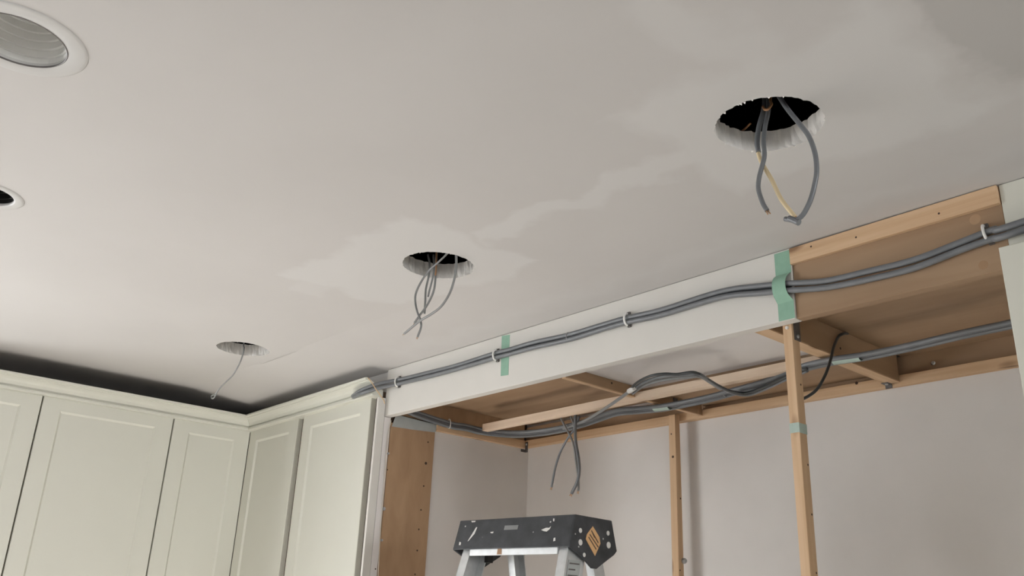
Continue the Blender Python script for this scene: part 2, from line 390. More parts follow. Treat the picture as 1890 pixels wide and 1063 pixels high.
LL = [(.255, .7365, 'off-white wall cabinet farthest from the inside corner, cut by the picture edge'),
      (.7415, 1.2085, 'off-white wall cabinet with one wide panelled door and a bright sheen, under the dark gap'),
      (1.2135, 1.5275, 'narrow off-white corner wall cabinet with a shaded door, in the inside corner')]
for a0, a1, lb in LL:
    e = a1+.0025 if a1 < 1.5 else YB-.005
    cb = cabinet((XD-.17, (a0+a1)/2, ZB), lb, MB().box(XL+.002, XD-.021, a0-.0025, e, ZB, ZT-.004), [(a0, a1, {})], fL)
    if a0 < .3: MB().box(XL+.002, XD-.001, .234, .2515, ZB, ZT-.004).build('end_panel', M['cab'], cb, bevel=.001)
BB = [(-3.4135, -3.010, -3.41, -2.992, 'off-white wall cabinet next to the inside corner, with a plain tall panelled door'),
      (-2.968, -2.503, -2.99, -2.464, 'off-white wall cabinet beside the bare plywood panel, under the cut end of the cables')]
for a0, a1, b0, b1, lb in BB:
    cabinet(((b0+b1)/2, YD+.2, ZB), lb, MB().box(b0, b1, YD+.021, YB-.005, ZB, ZT-.004), [(a0, a1, {})], fB)
# end filler next to the alcove
f = thing('cabinet_filler', (-2.4565, 1.56, FL), 'narrow upright white filler strip between the last wall cabinet and bare plywood', 'filler strip')
MB().box(-2.4615, -2.4505, 1.524, 1.5525, FL, .672).build('strip', M['fascia'], f, bevel=.001)
MB().box(-2.463, -2.4505, 1.5535, 1.578, FL, .6105).build('edge_board', M['panel'], f, bevel=.0008)
# added board hidden behind the back crown, bounces light and blocks the dark void
def filler(x0, x1, y0, y1, z0): return MB().hexa([(x0,y0,z0),(x1,y0,z0),(x1,y1,z0),(x0,y1,z0),(x0,y0,zc(x0,1.6)-.001),(x1,y0,zc(x1,1.6)-.001),(x1,y1,zc(x1,1.6)-.001),(x0,y1,zc(x0,1.6)-.001)])
tag(filler(-3.38, -2.4595, 1.570, 1.585, .702).build('filler_board', M['ceiling']), 'added board hidden behind the crown moulding to brighten the gap above it', 'board')

# crown moulding: swept profile (outward, height)
CT = .731
prof = [(-.018, .677), (.020, .677), (.0225, .679), (.0225, .6865), (.019, .6885), (.0155, .689), (.0155, .693), (.019, .6945), (.0205, .6985), (.0225, .7050),
        (.0275, .7115), (.035, .7165), (.043, .7195), (.0445, .7195), (.0445, .7225), (.0535, .7235), (.055, .7250), (.055, CT), (.045, CT), (-.018, .70)]
def crown(name, pts, label):
    """pts: the two ends as function of outward distance"""
    m = MB(); n = len(prof)
    a = [pts[0](p, z) for p, z in prof]; b = [pts[1](p, z) for p, z in prof]
    m.add(a + b, [(i, (i+1) % n, n+(i+1) % n, n+i) for i in range(n)] + [tuple(range(n)), tuple(range(n, 2*n))[::-1]])
    return tag(m.build(name, M['cab'], bevel=.0006, seg=1), label, 'moulding', 'crown moulding of the wall cabinets')
crown('crown_moulding', (lambda p, z: (XD+p, .232, z), lambda p, z: (XD+p, YD-p, z)), 'off-white crown moulding below the long dark gap at the ceiling')
crown('crown_moulding', (lambda p, z: (XD+p, YD-p, z), lambda p, z: (-2.462, YD-p, z)), 'off-white crown moulding running from the inside corner to the cut cables')
# raw cut end of the moulding: a thin tan sliver standing off it
pts = [at_y(679, 697, 1.470), at_y(686, 706, 1.478), at_y(693, 717, 1.49), at_y(701, 728, 1.505), at_y(708, 738, 1.518), at_y(710, 745, 1.521)]
tag(MB().tube(pts, .0016, 6).build('wood_sliver', M['raw_edge'], smooth=True), 'thin tan wood sliver crossing the cables at the cut end of the moulding', 'sliver')

# ------------------------------------------------------------------ bulkhead over the alcove
XF0, XF1, XF2 = -2.457, -.923, -.503
YFf, YFb = 1.554, 1.582
def fz(x): return .602 + .0051 * (-.5 - x)
def slab(m, x0, x1, y0, y1, top=None):
    return m.hexa([(x0,y0,fz(x0)),(x1,y0,fz(x1)),(x1,y1,fz(x1)),(x0,y1,fz(x0)),(x0,y0,top or zc(x0,1.6)-.001),(x1,y0,top or zc(x1,1.6)-.001),(x1,y1,top or zc(x1,1.6)-.001),(x0,y1,top or zc(x0,1.6)-.001)])
fas = tag(slab(MB(), XF0, XF1, YFf, YFb).build('fascia_board', M['fascia'], bevel=.0015), 'long white-painted fascia board along the ceiling above the open alcove', 'board')
for q in ((1007, 693),):
    MB().disc(at_y(*q, YFb+.002) , (0, 1, 0), .003, .006, 8, 1).build('screw', M['white'], fas)

sf = thing('soffit_frame', (-1.47, 1.87, .60), 'bare timber and plywood soffit frame open from below over the alcove', 'timber frame')
slab(MB(), XF1+.001, XF2, YFf+.005, YFb).build('plywood_face', M['ply'], sf, bevel=.001)
tb = MB().box(XF1+.001, XF2-.001, YFf-.005, YFf+.005, .7225, .7585).build('top_batten', M['pine_x'], sf, bevel=.001)
for q in ((1580, 438), (1733, 394), (1497, 455)):
    MB().disc(at_y(*q, YFf-.0048), (0, -1, 0), .0022, .0003, 8).build('screw_hole', M['hole'], tb)
for q, r in (((1800, 405), .010), ((1815, 489), .0085)):
    MB().disc(at_y(*q, YFf+.0052), (0, -1, 0), r, .0004, 14).build('knot', M['ply_side'], sf)
MB().box(-1.004, XF2, YFb, YB, .677, .687).build('plywood_top', M['ply'], sf)
MB().box(-2.453, -1.643, YFb, YB, .690, .700).build('plywood_top', M['ply'], sf)
MB().box(-1.627, -1.042, YFb, 1.895, .637, .647).build('white_panel', M['panel'], sf)
MB().box(-1.627, -1.042, 1.896, YB, .639, .649).build('plywood_top', M['ply'], sf)
j1 = MB().box(-1.040, -1.006, YFb+.001, 2.166, .6085, .687).build('joist', M['ply_y'], sf)
MB().box(-1.040, -1.006, YFb+.001, 2.166, .6055, .6085).build('edge_strip', M['pine_y'], j1)
j2 = MB().box(-1.641, -1.628, YFb+.001, 2.168, .6085, .700).build('joist', M['ply_y'], sf)
MB().box(-1.641, -1.628, YFb+.001, 2.168, .6055, .6085).build('edge_strip', M['pine_y'], j2)
MB().disc(at_x(1551, 643, -1.0058), (1, 0, 0), .0032, .0004, 10).build('screw_hole', M['hole'], j1)
MB().disc(at_x(1129, 707, -1.6278), (1, 0, 0), .0032, .0004, 10).build('screw_hole', M['hole'], j2)
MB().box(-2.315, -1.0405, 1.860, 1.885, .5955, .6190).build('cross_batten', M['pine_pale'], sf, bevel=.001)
MB().box(-2.453, XF2, 2.186, YB-.001, .626, .677).build('back_board', M['ply'], sf)
bb = MB().box(-2.453, XF2, 2.170, YB-.001, .601, .625).build('back_batten', M['pine_x'], sf, bevel=.001)
for q in ((1581, 707), (1721, 671)):
    MB().disc(at_y(*q, 2.1698), (0, -1, 0), .0042, .0004, 10).build('screw_hole', M['hole'], bb)
MB().disc(at_y(1723, 670, 2.1698), (0, -1, 0), .005, .004, 10, 1).build('bolt', M['steel'], bb)
MB().box(-2.4545, -2.447, YFb, 2.170, .625, .690).build('side_board', M['ply_side'], sf)
MB().box(-2.4545, -2.438, 1.762, 2.169, .596, .6245).build('side_batten', M['pine_y'], sf, bevel=.001)
# metal angle brackets
def bracket(pts_list, label, bolts=()):
    m = MB()
    for b_ in pts_list: m.box(*b_)
    o = tag(m.build('angle_bracket', M['steel_dark'], bevel=.0006), label, 'bracket', 'steel brackets of the soffit frame')
    for c, n_ in bolts: MB().disc(c, n_, .0045, .003, 10, 1).build('bolt', M['steel'], o)
    return o
cx = at_y(978, 822, 2.165)
bracket([(-2.436, -2.424, 2.1665, 2.1695, .580, .618), (-2.436, -2.434, 2.145, 2.1665, .580, .590)], 'small dark angle bracket in the back corner of the alcove ceiling', [((-2.430, 2.1665, .61), (0, -1, 0))])
p = at_y(1638, 709, 2.16)
bracket([(p.x-.010, p.x+.008, 2.145, 2.168, .6035, .6053), (p.x-.010, p.x+.008, 2.1670, 2.1695, .594, .6035)], 'small grey bracket under the back end of the deep joist', [((p.x, 2.155, .6035), (0, 0, -1))])
bracket([(-.950, -.9475, 1.590, 1.612, .572, .655)], 'dark steel plate at the top of the near wooden post', [((-.9475, 1.600, .581), (1, 0, 0)), ((-.9475, 1.603, .640), (1, 0, 0))])
bracket([(-1.6277, -1.6255, 2.03, 2.05, .6065, .636)], 'dark steel plate on the shallow joist above the taped cables')

# posts
def post(x0, x1, y0, y1, top, label, marks, mat='pine_z'):
    o = tag(MB().box(x0, x1, y0, y1, FL, top).build('wooden_post', M[mat], bevel=.001), label, 'post', 'wooden posts of the alcove')
    for c, n_, r in marks:
        c = Vector(c)
        if n_[0]: c.y = min(max(c.y, y0+.005), y1-.006)
        MB().disc(c, n_, r, .0003, 8).build('screw_hole', M['hole'], o)
    return o
p1 = post(-.971, -.950, 1.583, 1.610, .676, 'slim bare wooden post nearest the viewer, with a tape band around it',
     [(at_x(1492, 858, -.9498), (1, 0, 0), .0022), (at_x(1501, 950, -.9498), (1, 0, 0), .0022), (at_x(1510.5, 1058, -.9498), (1, 0, 0), .0022), (at_x(1478, 710, -.9498), (1, 0, 0), .0022)])
MB().disc(at_y(1453, 605, 1.583), (0, -1, 0), .004, .004, 10, 1).build('bolt', M['white'], p1)
p2 = post(-1.736, -1.711, 2.140, 2.163, .6175, 'slim bare wooden post standing against the back wall of the alcove',
     [(at_y(1239, 801, 2.1398), (0, -1, 0), .0025), (at_y(1242, 843, 2.1398), (0, -1, 0), .0042), (at_x(1256, 920, -1.7108), (1, 0, 0), .0028), (at_x(1250, 1052, -1.7108), (1, 0, 0), .0024)])
MB().disc(at_x(1261, 1035, -1.711), (1, 0, 0), .0085, .010, 14, 1).build('knob', M['steel'], p2)
# tape band around the near post
zt = at_y(1462, 790, 1.5825).z; e = .0007
tag(MB().box(-.971-e, -.950+e, 1.583-e, 1.583, zt-.010, zt+.010).box(-.950, -.950+e, 1.583, 1.610+e, zt-.011, zt+.009)
    .box(-.971-e, -.950+e, 1.610, 1.610+e, zt-.010, zt+.010).box(-.971-e, -.971, 1.583, 1.610+e, zt-.010, zt+.010)
    .build('masking_tape', M['tape_pale']), 'pale green tape band wrapped around the near wooden post', 'tape')

# plywood panel on the alcove's side, its pins and a string
pl = tag(MB().box(-2.4545, -2.448, 1.5795, 1.760, FL, .595).build('plywood_panel', M['ply_side'], bevel=.0008), 'bare plywood panel with screw holes on the side of the alcove', 'panel')
for q, r in (((790, 816), .003), ((786, 855), .005), ((782, 897), .003), ((777, 941), .003), ((773, 977), .003), ((770, 1016), .003), ((766, 1060), .003), ((715, 867), .0025), ((693, 1050), .0025)):
    MB().disc(at_x(*q, -2.4478), (1, 0, 0), r, .0003, 8).build('screw_hole', M['hole'], pl)
for q, r in (((716, 837), .004), ((708, 939), .006), ((704, 997), .004)):
    MB().disc(at_x(*q, -2.448), (1, 0, 0), r, .006, 10, 1).build('screw_head', M['steel'], pl)
sp_ = [at_x(q[0], q[1], -2.444) for q in ((722, 776), (717, 800), (713, 838), (710, 880), (705, 940), (701, 1000), (697, 1080))]
tag(MB().tube(sp_, .0012, 6).build('string', M['string'], smooth=True), 'thin pale string hanging down along the edge of the plywood panel', 'string')
tq = [at_x(731, 765, -2.4465), at_x(723, 787, -2.4465), at_x(762, 793, -2.4465), at_x(803, 798, -2.4465), at_x(808, 784, -2.4465), at_x(770, 775, -2.4465)]
tag(MB().prism([p for p in tq], (.0008, 0, 0)).build('clear_tape', M['tape_grey']), 'wide grey-green tape strip across the top of the plywood panel', 'tape')

# tall cabinet at the near end of the alcove
tc_ = thing('tall_cabinet', (-.10, 1.85, FL), 'tall off-white cabinet side closing the near end of the alcove', 'cabinet')
MB().box(-.503, .40, 1.522, YB-.002, FL, .621).build('body', M['cab'], tc_, bevel=.001)
fr, pn = shaker_front(-.501, .398, FL+.1, .620, lambda a, dpt, z: (a, 1.50-dpt, z)); d_ = fr.build('door', M['cab'], tc_); pn.build('panel', M['cab'], d_)
tag(MB().hexa([(-.502,1.556,.6215),(.40,1.556,.6215),(.40,1.575,.6215),(-.502,1.575,.6215),(-.502,1.556,H-.001),(.40,1.556,H-.001),(.40,1.575,H-.001),(-.502,1.575,H-.001)])
    .build('filler_board', M['cab'], bevel=.001), 'off-white filler board between the tall cabinet and the ceiling, behind the cables', 'board')

# ------------------------------------------------------------------ cables
def cable(pts, r, label, mat='cable', end=None, group=None, name='cable', n=10, res=6):
    o = tag(MB().tube(pts, r, n, res).build(name, M[mat], smooth=True), label, 'cable', group)
    if end:
        a, b_ = Vector(pts[-2]), Vector(pts[-1]); d = (b_-a).normalized()
        m = MB()
        for k in (-1, 1):
            off = d.orthogonal().normalized()*r*.42*k
            m.tube([b_-d*.004+off, b_+d*end*.6+off, b_+d*end+off*1.3], r*.30, 6, smooth=False)
        m.build('conductor', M['copper'], o, smooth=True)
    return o
YC = YFf - .0085
up1 = [(1940,394),(1890,409),(1833,424),(1774,447),(1686,480),(1597,502),(1523,518.5),(1457,523),(1404,527.5),(1330,538),(1220,572),(1157,586.5),(1103,602),(1049,618),(985,632),(939,645.5),(915,651.5),(844,674),(785,689),(735,701),(696,709),(667,720),(651,731)]
up2 = [(1940,409),(1890,424),(1834,440),(1774,461),(1686,495),(1597,517),(1523,531),(1457,536),(1404,541),(1330,549),(1220,581.5),(1157,595),(1103,610.5),(1049,627),(985,641.5),(939,654),(915,660),(844,681),(785,696.5),(735,708.5),(696,717),(667,726),(652,733)]
def ycab(u): return YC if u > 735 else YC - .060 * min(1, (735-u)/60) if u > 660 else YC - .045
up1p = [at_y(u, v, ycab(u) - (.010 if u > 1842 else 0)) for u, v in up1]
up2p = [at_y(u, v, ycab(u) - (.010 if u > 1842 else 0)) for u, v in up2]
up1p = [Vector((.38, 1.528, .705)), Vector((-.05, 1.530, .700))] + up1p[1:]
up2p = [Vector((.38, 1.528, .690)), Vector((-.05, 1.530, .685))] + up2p[1:]
cable(up1p, .0063, 'upper of the two grey cables clipped along the fascia board', group='grey cables along the fascia')
cable(up2p, .0063, 'lower of the two grey cables clipped along the fascia board', group='grey cables along the fascia')
up3p = [(a + b_)*.5 + Vector((0, .006, 0)) for a, b_ in zip(up1p, up2p)][8:-6]
cable(up3p, .0040, 'thin dark cable tucked between the two grey fascia cables', 'cable_dark', group='grey cables along the fascia')

# cable hooks on the fascia
def hook(u, v, dx, label, hgt=.020, front=YFf):
    c = at_y(u, v, front - .006); m = MB(); pts = []
    for k in range(15):
        a = math.radians(75 + 215*k/14)
        pts.append((c.x + .0045*math.cos(a)*0 + dx*(k/14), front - .006 - .0135*abs(math.sin(math.radians(190*k/14)))**.7, c.z + hgt*math.cos(math.radians(190*k/14))*.78))
    m.tube(pts, .0026, 8, 2)
    o = tag(m.build('cable_clip', M['white'], smooth=True), label, 'cable clip', 'white cable clips')
    for s in (1, -1):
        MB().box(c.x-.003+(dx if s < 0 else 0), c.x+.007+(dx if s < 0 else 0), front-.006, front-.0005, c.z+s*hgt*.80-.004, c.z+s*hgt*.80+.004).build('nail_block', M['steel_dark'], o, bevel=.001)
    return o
hook(735, 705, .002, 'white cable clip on the fascia nearest to the wall cabinets')
hook(916, 656, .002, 'white cable clip on the fascia right beside the narrow green tape')
hook(1158, 590, .002, 'white cable clip on the fascia between the two green tapes')
hook(1818, 433, .006, 'pale cable clip on bare plywood next to the tall cabinet', .021, YFf+.004)
c = at_y(1049, 622, YC); 
def tie(c, axis, rx, rz, label, rad=.0013, mat='white', grp='cable ties'):
    axis = Vector(axis).normalized(); up = Vector((0, 0, 1)); up = (up - axis*up.dot(axis)).normalized(); sd = axis.cross(up)
    pts = [Vector(c) + sd*rx*math.cos(2*math.pi*k/16) + up*rz*math.sin(2*math.pi*k/16) for k in range(17)]
    return tag(MB().tube(pts, rad, 6, 2).build('cable_tie', M[mat], smooth=True), label, 'cable tie', grp)
tie(c, up1p[14]-up1p[15], .0085, .0125, 'thin tie around the fascia cables midway between two clips', .0011, 'cable_pale')

# green tapes on the fascia; the near one bulges over the cables
t0 = at_y(926, 616, YFf).x; 
a, b_, c_, d_ = at_y(926, 620, YFf-.0006), at_y(941, 617.5, YFf-.0006), at_y(938, 692, YFf-.0006), at_y(924, 694, YFf-.0006)
tag(MB().prism([a, b_, c_, d_], (0, .0005, 0)).build('masking_tape', M['tape']), 'narrow green tape strip upright behind the cables on the white fascia', 'tape', 'green tape strips')
def bulge_tape(px, zt, zb, zcab, hw, label):
    m = MB(); prof_ = []
    for k in range(25):
        z = zt + (zb-zt)*k/24; dd = abs(z - zcab)
        prof_.append((z, .0008 + .0178*max(0, 1-(dd/.028)**2)**.5 if dd < .028 else .0008))
    vs = []
    for z, off in prof_:
        xl = px - hw - (0 if off < .002 else .000); xr = px + hw - (0 if off < .002 else .006*min(1, off/.0178))
        vs += [(xl, YFf-off, z), (xr, YFf-off, z), (xl, YFf-off+.0006, z), (xr, YFf-off+.0006, z)]
    fs = []
    for k in range(24):
        q = k*4; fs += [(q, q+1, q+5, q+4), (q+2, q+3, q+7, q+6), (q, q+2, q+6, q+4), (q+1, q+3, q+7, q+5)]
    m.add(vs, fs); return tag(m.build('masking_tape', M['tape'], smooth=False), label, 'tape', 'green tape strips')
A, B_ = at_y(1428, 470, YFf), at_y(1457, 467, YFf); C_ = at_y(1440, 530, YFf-.01)
bulge_tape((A.x+B_.x)/2+.0015, A.z, fz(-.94)+.001, C_.z, (B_.x-A.x)/2, 'wide green tape strip wrapped over the cables at the end of the white fascia')

# lower bundle under the joists
low = [(1925,584),(1862,599),(1774,617.5),(1686,638.5),(1597,657),(1537,666),(1481,679),(1448,693),(1404,709),(1360,721),(1304,736),(1230,751),(1186,756),(1141,760),(1112,769),(1067,784),(1008,796.5),(949,801)]
tail = [(889.6,795.6),(860,788.5),(830,783.5),(770,764)]
def lowpt(u, v, dz=0, dy=0):
    z = .595 if u > 1150 else .592
    q = at_z(u, v, z); return Vector((q.x, q.y + dy, q.z + dz))
def lowcable(dv, dy, r, label, mat='cable'):
    pts = [lowpt(u, v+dv, 0, 0) + Vector((0, dy, 0)) for u, v in low]
    e = Vector((-2.27, 2.03, .592)); 
    q = [at_x(u, v+dv, x) for (u, v), x in zip(tail, (-2.40, -2.424, -2.428, -2.4285))]
    q.append(at_x(745, 753+dv, -2.4285))
    return cable(pts + q, r, label, mat, group='grey cables under the joists')
lowcable(-3.6, 0, .0060, 'upper grey cable of the bundle taped under the soffit joists')
lowcable(4.2, 0, .0060, 'lower grey cable of the bundle taped under the soffit joists')
lowcable(.4, -.003, .0052, 'middle dark cable of the bundle taped under the soffit joists', 'cable_slate')
# wraps of tape on the lower bundle
def wrap(u0, u1, label, mat, r=.0135, sx=1.0):
    def c(u):
        for (a, va), (b__, vb) in zip(low[:-1], low[1:]):
            if b__ <= u <= a: return lowpt(u, va + (vb-va)*(a-u)/(a-b__))
    P0, P1 = c(u0), c(u1); ax = (P1-P0).normalized(); up = Vector((0,0,1)); up = (up-ax*up.dot(ax)).normalized(); sd = ax.cross(up)
    m = MB(); n = 20; vs = []
    for k in range(5):
        p = P0.lerp(P1, k/4)
        vs += [p + (up*math.sin(2*math.pi*t/n)*(r*.62) + sd*math.cos(2*math.pi*t/n)*r*1.05) * (1+.03*math.sin(3*k+t)) for t in range(n)]
    m.add(vs, [(k*n+t, k*n+(t+1) % n, (k+1)*n+(t+1) % n, (k+1)*n+t) for k in range(4) for t in range(n)])
    return tag(m.build('masking_tape', M[mat], smooth=True), label, 'tape', 'tape wraps on the lower cables')
wrap(1236, 1208, 'pale tape wrapped around the lower cables under the shallow joist', 'tape_pale', .0150)
wrap(1588, 1538, 'grey-green tape wrapped around the lower cables under the deep joist', 'tape_pale', .0150)
tie(at_x(829, 782, -2.4285), (0, 1, .05), .0085, .016, 'pale tie around the lower cables above the plywood panel', .0014)
tie(lowpt(1338, 726), (1, .1, 0), .013, .009, 'clear tie around the lower cables between the two joists', .0010, 'cable_pale')

# loop that leaves the bundle, passes below the cross batten and returns
ZL = .571
loop = [(1040,791),(1075,778),(1112,757),(1140,738),(1165,720)]
cable([at_z(u, v, ZL + (.015 if u < 1090 else 0)) for u, v in loop], .0045, 'pale cable rising from the lower bundle across the cross batten', 'cable_pale', end=.012, group='loop cables below the cross batten')
LP = [[(1160,722),(1176,706),(1200,694),(1225,690),(1250,690.5),(1280,687),(1300,696),(1325,711),(1350,722),(1378,725),(1410,714),(1447,697),(1490,680)],
      [(1164,724),(1182,709),(1206,699),(1235,693),(1262,692),(1288,690),(1306,700),(1328,714),(1352,725),(1380,729),(1412,718),(1449,701),(1490,684)],
      [(1168,726),(1186,713),(1210,704),(1238,699),(1268,696),(1292,695),(1310,705),(1330,718)]]
for pts, lb, mt, r in zip(LP, ('topmost dark cable of the loop curving below the cross batten', 'middle grey cable of the loop curving below the cross batten', 'pale lowest cable of the loop curving below the cross batten'), ('cable_dark', 'cable', 'cable_pale'), (.0034, .0042, .0042)):
    P = [at_z(u, v, ZL + (0 if u < 1340 else min(.010, .0003*(u-1340)))) for u, v in pts]
    cable(P, r, lb, mt, group='loop cables below the cross batten')
# the loop's grey first stretch, sleeve at its start
q0, q1 = at_z(1161, 722, ZL-.003), at_z(1171, 716, ZL-.003)
tag(MB().tube([q0, q1], .0066, 12, smooth=False).build('cable_sleeve', M['white'], smooth=True), 'short white sleeve holding the start of the looped cables together', 'sleeve')
# black cable out of the deep joist
bk = [at_x(1566, 615, -1.008), at_x(1556, 616, -.995), at_y(1547, 622, 1.86), at_y(1539, 640, 1.81), at_y(1533, 664, 1.77), at_y(1524, 690, 1.74), at_y(1509, 717, 1.71), at_y(1492, 731, 1.69), at_y(1478, 737, 1.67), at_y(1464, 738, 1.66)]
cable(bk, .0034, 'black cable arching out of the deep joist down behind the near post', 'cable_dark')
# cable tails hanging in the alcove
def hang(pts, y, r, label, mat, group, end=.009, up=None, y1=None):
    P = [at_y(u, v, y + ((y1-y)*k/(len(pts)-1) if y1 else 0)) for k, (u, v) in enumerate(pts)]
    if up:
        a, b_ = P[0], P[1]; d = (a-b_).normalized(); P = [a + d*up] + P
    return cable(P, r, label, mat, end=end, group=group)
G = 'cable tails hanging in the alcove'
hang([(1033,765),(1035,771),(1044,789),(1054.5,809),(1059.6,826),(1063,851),(1067,878),(1068,899),(1067,906)], 1.95, .0036, 'grey cable tail in the alcove ending between its two neighbours', 'cable_pale', G)
hang([(1062,759),(1062,766),(1061.5,792),(1063,818),(1067.5,845),(1069,868),(1065.5,889),(1055,911)], 1.94, .0050, 'thick dark grey cable tail in the alcove, longest and bent at its tip', 'cable', G)
hang([(1069,768),(1066,778),(1058.7,794),(1047.7,809),(1034,835),(1025,863),(1018,899)], 1.955, .0036, 'grey cable tail in the alcove swinging farthest from the others', 'cable', G)
hang([(1051,763),(1053,768),(1058,781),(1061,800),(1061,826),(1064,846)], 1.952, .0030, 'short tan-grey cable tail in the alcove merging into the thick one', 'cable_pale', G, end=None)

# wires out of the ceiling holes
G3, G2 = 'cables hanging from the near ceiling hole', 'wires hanging from the middle ceiling hole'
def onceil_up(p, h): return [Vector((p.x*1.0, p.y, zc(p.x)+h))]
cable([at_y(1411,150,1.115), at_y(1411,181,1.105), at_y(1409.5,203,1.095), at_y(1401,234,1.085), at_y(1397.5,262,1.08), at_y(1400,284,1.078)] + [at_y(*q,1.075) for q in ((1408,304),(1425,333),(1442,368),(1467,400))],
      .0034, 'tan cable hanging from the near ceiling hole', 'cable_tan', end=.006, group=G3)
cable([at_y(1419,150,1.11), at_y(1418,181,1.10), at_y(1418,206,1.092), at_y(1412,234,1.083), at_y(1409.5,262,1.074), at_y(1411,286,1.068)] + [at_y(*q,1.066) for q in ((1407,305),(1401,328),(1400,350),(1408,375),(1416,389))],
      .0037, 'grey cable with a copper tip, shortest at the near ceiling hole', 'cable', end=.007, group=G3)
cable([at_y(1404,150,1.12), at_y(1411,181,1.104), at_y(1409.5,203,1.094), at_y(1401,234,1.084), at_y(1397.5,262,1.079), at_y(1400,281,1.077)],
      .0041, 'short grey sheath lying along the tan cable at the near ceiling hole', 'cable', group=G3)
oc = cable([at_y(1428,160,1.10), at_y(1438,178,1.095), at_y(1453,200.6,1.085), at_y(1476,229,1.075), at_y(1492.5,251,1.07)] + [at_y(*q,1.065) for q in ((1504,282),(1507.4,313),(1504,339),(1495.6,370),(1482,396),(1468,406),(1449,404))],
      .0038, 'long grey cable bowing out and hooking back below the near ceiling hole', 'cable', group=G3)
MB().tube([at_y(1456,403,1.065), at_y(1466,407,1.065), at_y(1475,411,1.065)], .0048, 8).build('frayed_end', M['cable'], oc, smooth=True)
bt = [at_y(1408,197,1.085), at_y(1412,202,1.078), at_y(1418,201,1.078), at_y(1424,193,1.085), at_y(1422,186,1.095), at_y(1423,172,1.10), at_y(1423,150,1.11)]
tag(MB().tube(bt, .0023, 6).build('brown_wire', M['brown'], smooth=True), 'brown wire twisted around the cables inside the near ceiling hole', 'wire')
bw = [at_y(1345,262,1.17), at_y(1341,258,1.172), at_y(1352,252,1.168), at_y(1372,240,1.15), at_y(1385,228,1.14)]
tag(MB().tube(bw, .0018, 6).build('brown_wire', M['brown'], smooth=True), 'loose brown wire end poking at the rim of the near ceiling hole', 'wire')

cable([at_y(*q, 1.115) for q in ((836,455),(825,468),(810,483),(793,498),(778,519),(768,540),(766.5,557),(770,575),(776,591),(777,604),(770.5,622))], .0026, 'grey wire from the middle ceiling hole bowing out and hanging lowest', 'cable_pale', end=.005, group=G2)
cable([at_y(*q, 1.122) for q in ((807,450),(806,468),(804.5,489),(803.5,515),(800,538),(789,562),(774,583),(765,596))], .0027, 'grey wire from the centre of the middle ceiling hole', 'cable_pale', end=.004, group=G2)
cable([at_y(*q, 1.108) for q in ((840,455),(842,474),(842,493),(839,513),(830.5,540),(815.5,564),(797,579),(774,593),(746,616))], .0028, 'grey wire from the far rim of the middle ceiling hole with a copper tip', 'cable_pale', end=.005, group=G2)
cable([at_y(*q, 1.13) for q in ((790,470),(793,487),(791,511),(786,534),(785,557),(783.5,579))], .0026, 'grey wire hanging nearly straight from the middle ceiling hole', 'cable_pale', group=G2)
cable([at_y(*q, 1.134) for q in ((800,470),(801,500),(797,520),(793,535),(790,548))], .0024, 'short grey wire stub behind the others at the middle ceiling hole', 'cable_pale', group=G2)
tag(MB().tube([at_y(*q, 1.118) for q in ((806,455),(805.5,475),(805,495),(803.5,508))], .0019, 6).build('brown_wire', M['brown'], smooth=True), 'brown wire inside the middle ceiling hole', 'wire')
cable([Vector((-2.68, 1.14, 1.10)), Vector((-2.685, 1.138, .90))] + [at_y(*q, 1.135) for q in ((450,634),(450.5,642),(448,655),(441.5,672),(430,692),(416,706),(406,716),(399,726),(395,734),(391,735),(390.5,731),(394,729),(398,729.5))], .0024, 'single thin wire with a curled tip hanging from the far ceiling hole', 'cable_pale')

# ------------------------------------------------------------------ recessed ceiling lights
def downlight(x, y, ro, ri, label, dark):
    z = zc(x); sl = .015
    t = thing('recessed_light', (x, y, z), label, 'ceiling light', 'recessed ceiling lights')
    MB().lathe((x, y, z), [(ri, .004), (ri, -.0010), (ri+.003, -.0022), (ro-.006, -.0024), (ro-.002, -.0018), (ro, -.0003), (ro, .0005)], 72, sl).build('trim_ring', M['trim'], t, smooth=True)
    pr = [(ri, .004)]; rr = ri
    for k in range(6):
        z0 = .004 + k*.0125; pr += [(rr, z0+.009), (rr-.0035, z0+.0095), (rr-.0035, z0+.0125)]; rr -= .0035
    m = MB().lathe((x, y, z), pr + [(rr-.006, .082)], 64, sl)
    m.build('baffle', M['black' if dark else 'baffle'], t, smooth=False)
    MB().lathe((x, y, z), [(rr-.005, .082), (rr-.008, .070), (rr-.020, .062), (.001, .060)], 48, sl).build('lamp', M['black' if dark else 'trim'], t, smooth=True)
    MB().lathe((x, y, z), [(ri+.0025, .004), (ri+.0025, .10), (.002, .10)], 48, sl).build('housing', M['steel_dark'], t, smooth=True)
    if not dark:
        MB().lathe((x, y, z), [(ri-.0005, -.0008), (ri+.0002, -.0026), (ri+.0012, -.0030), (ri+.0022, -.0020)], 72, sl).build('rim_line', M['steel_dark'], t, smooth=True)
    return t
downlight(CANS[0][0], CANS[0][1], .096, .066, 'white recessed light with a stepped white baffle in the ceiling corner', False)
downlight(CANS[1][0], CANS[1][1], .0725, .0525, 'white recessed light with a black opening at the edge of the ceiling', True)

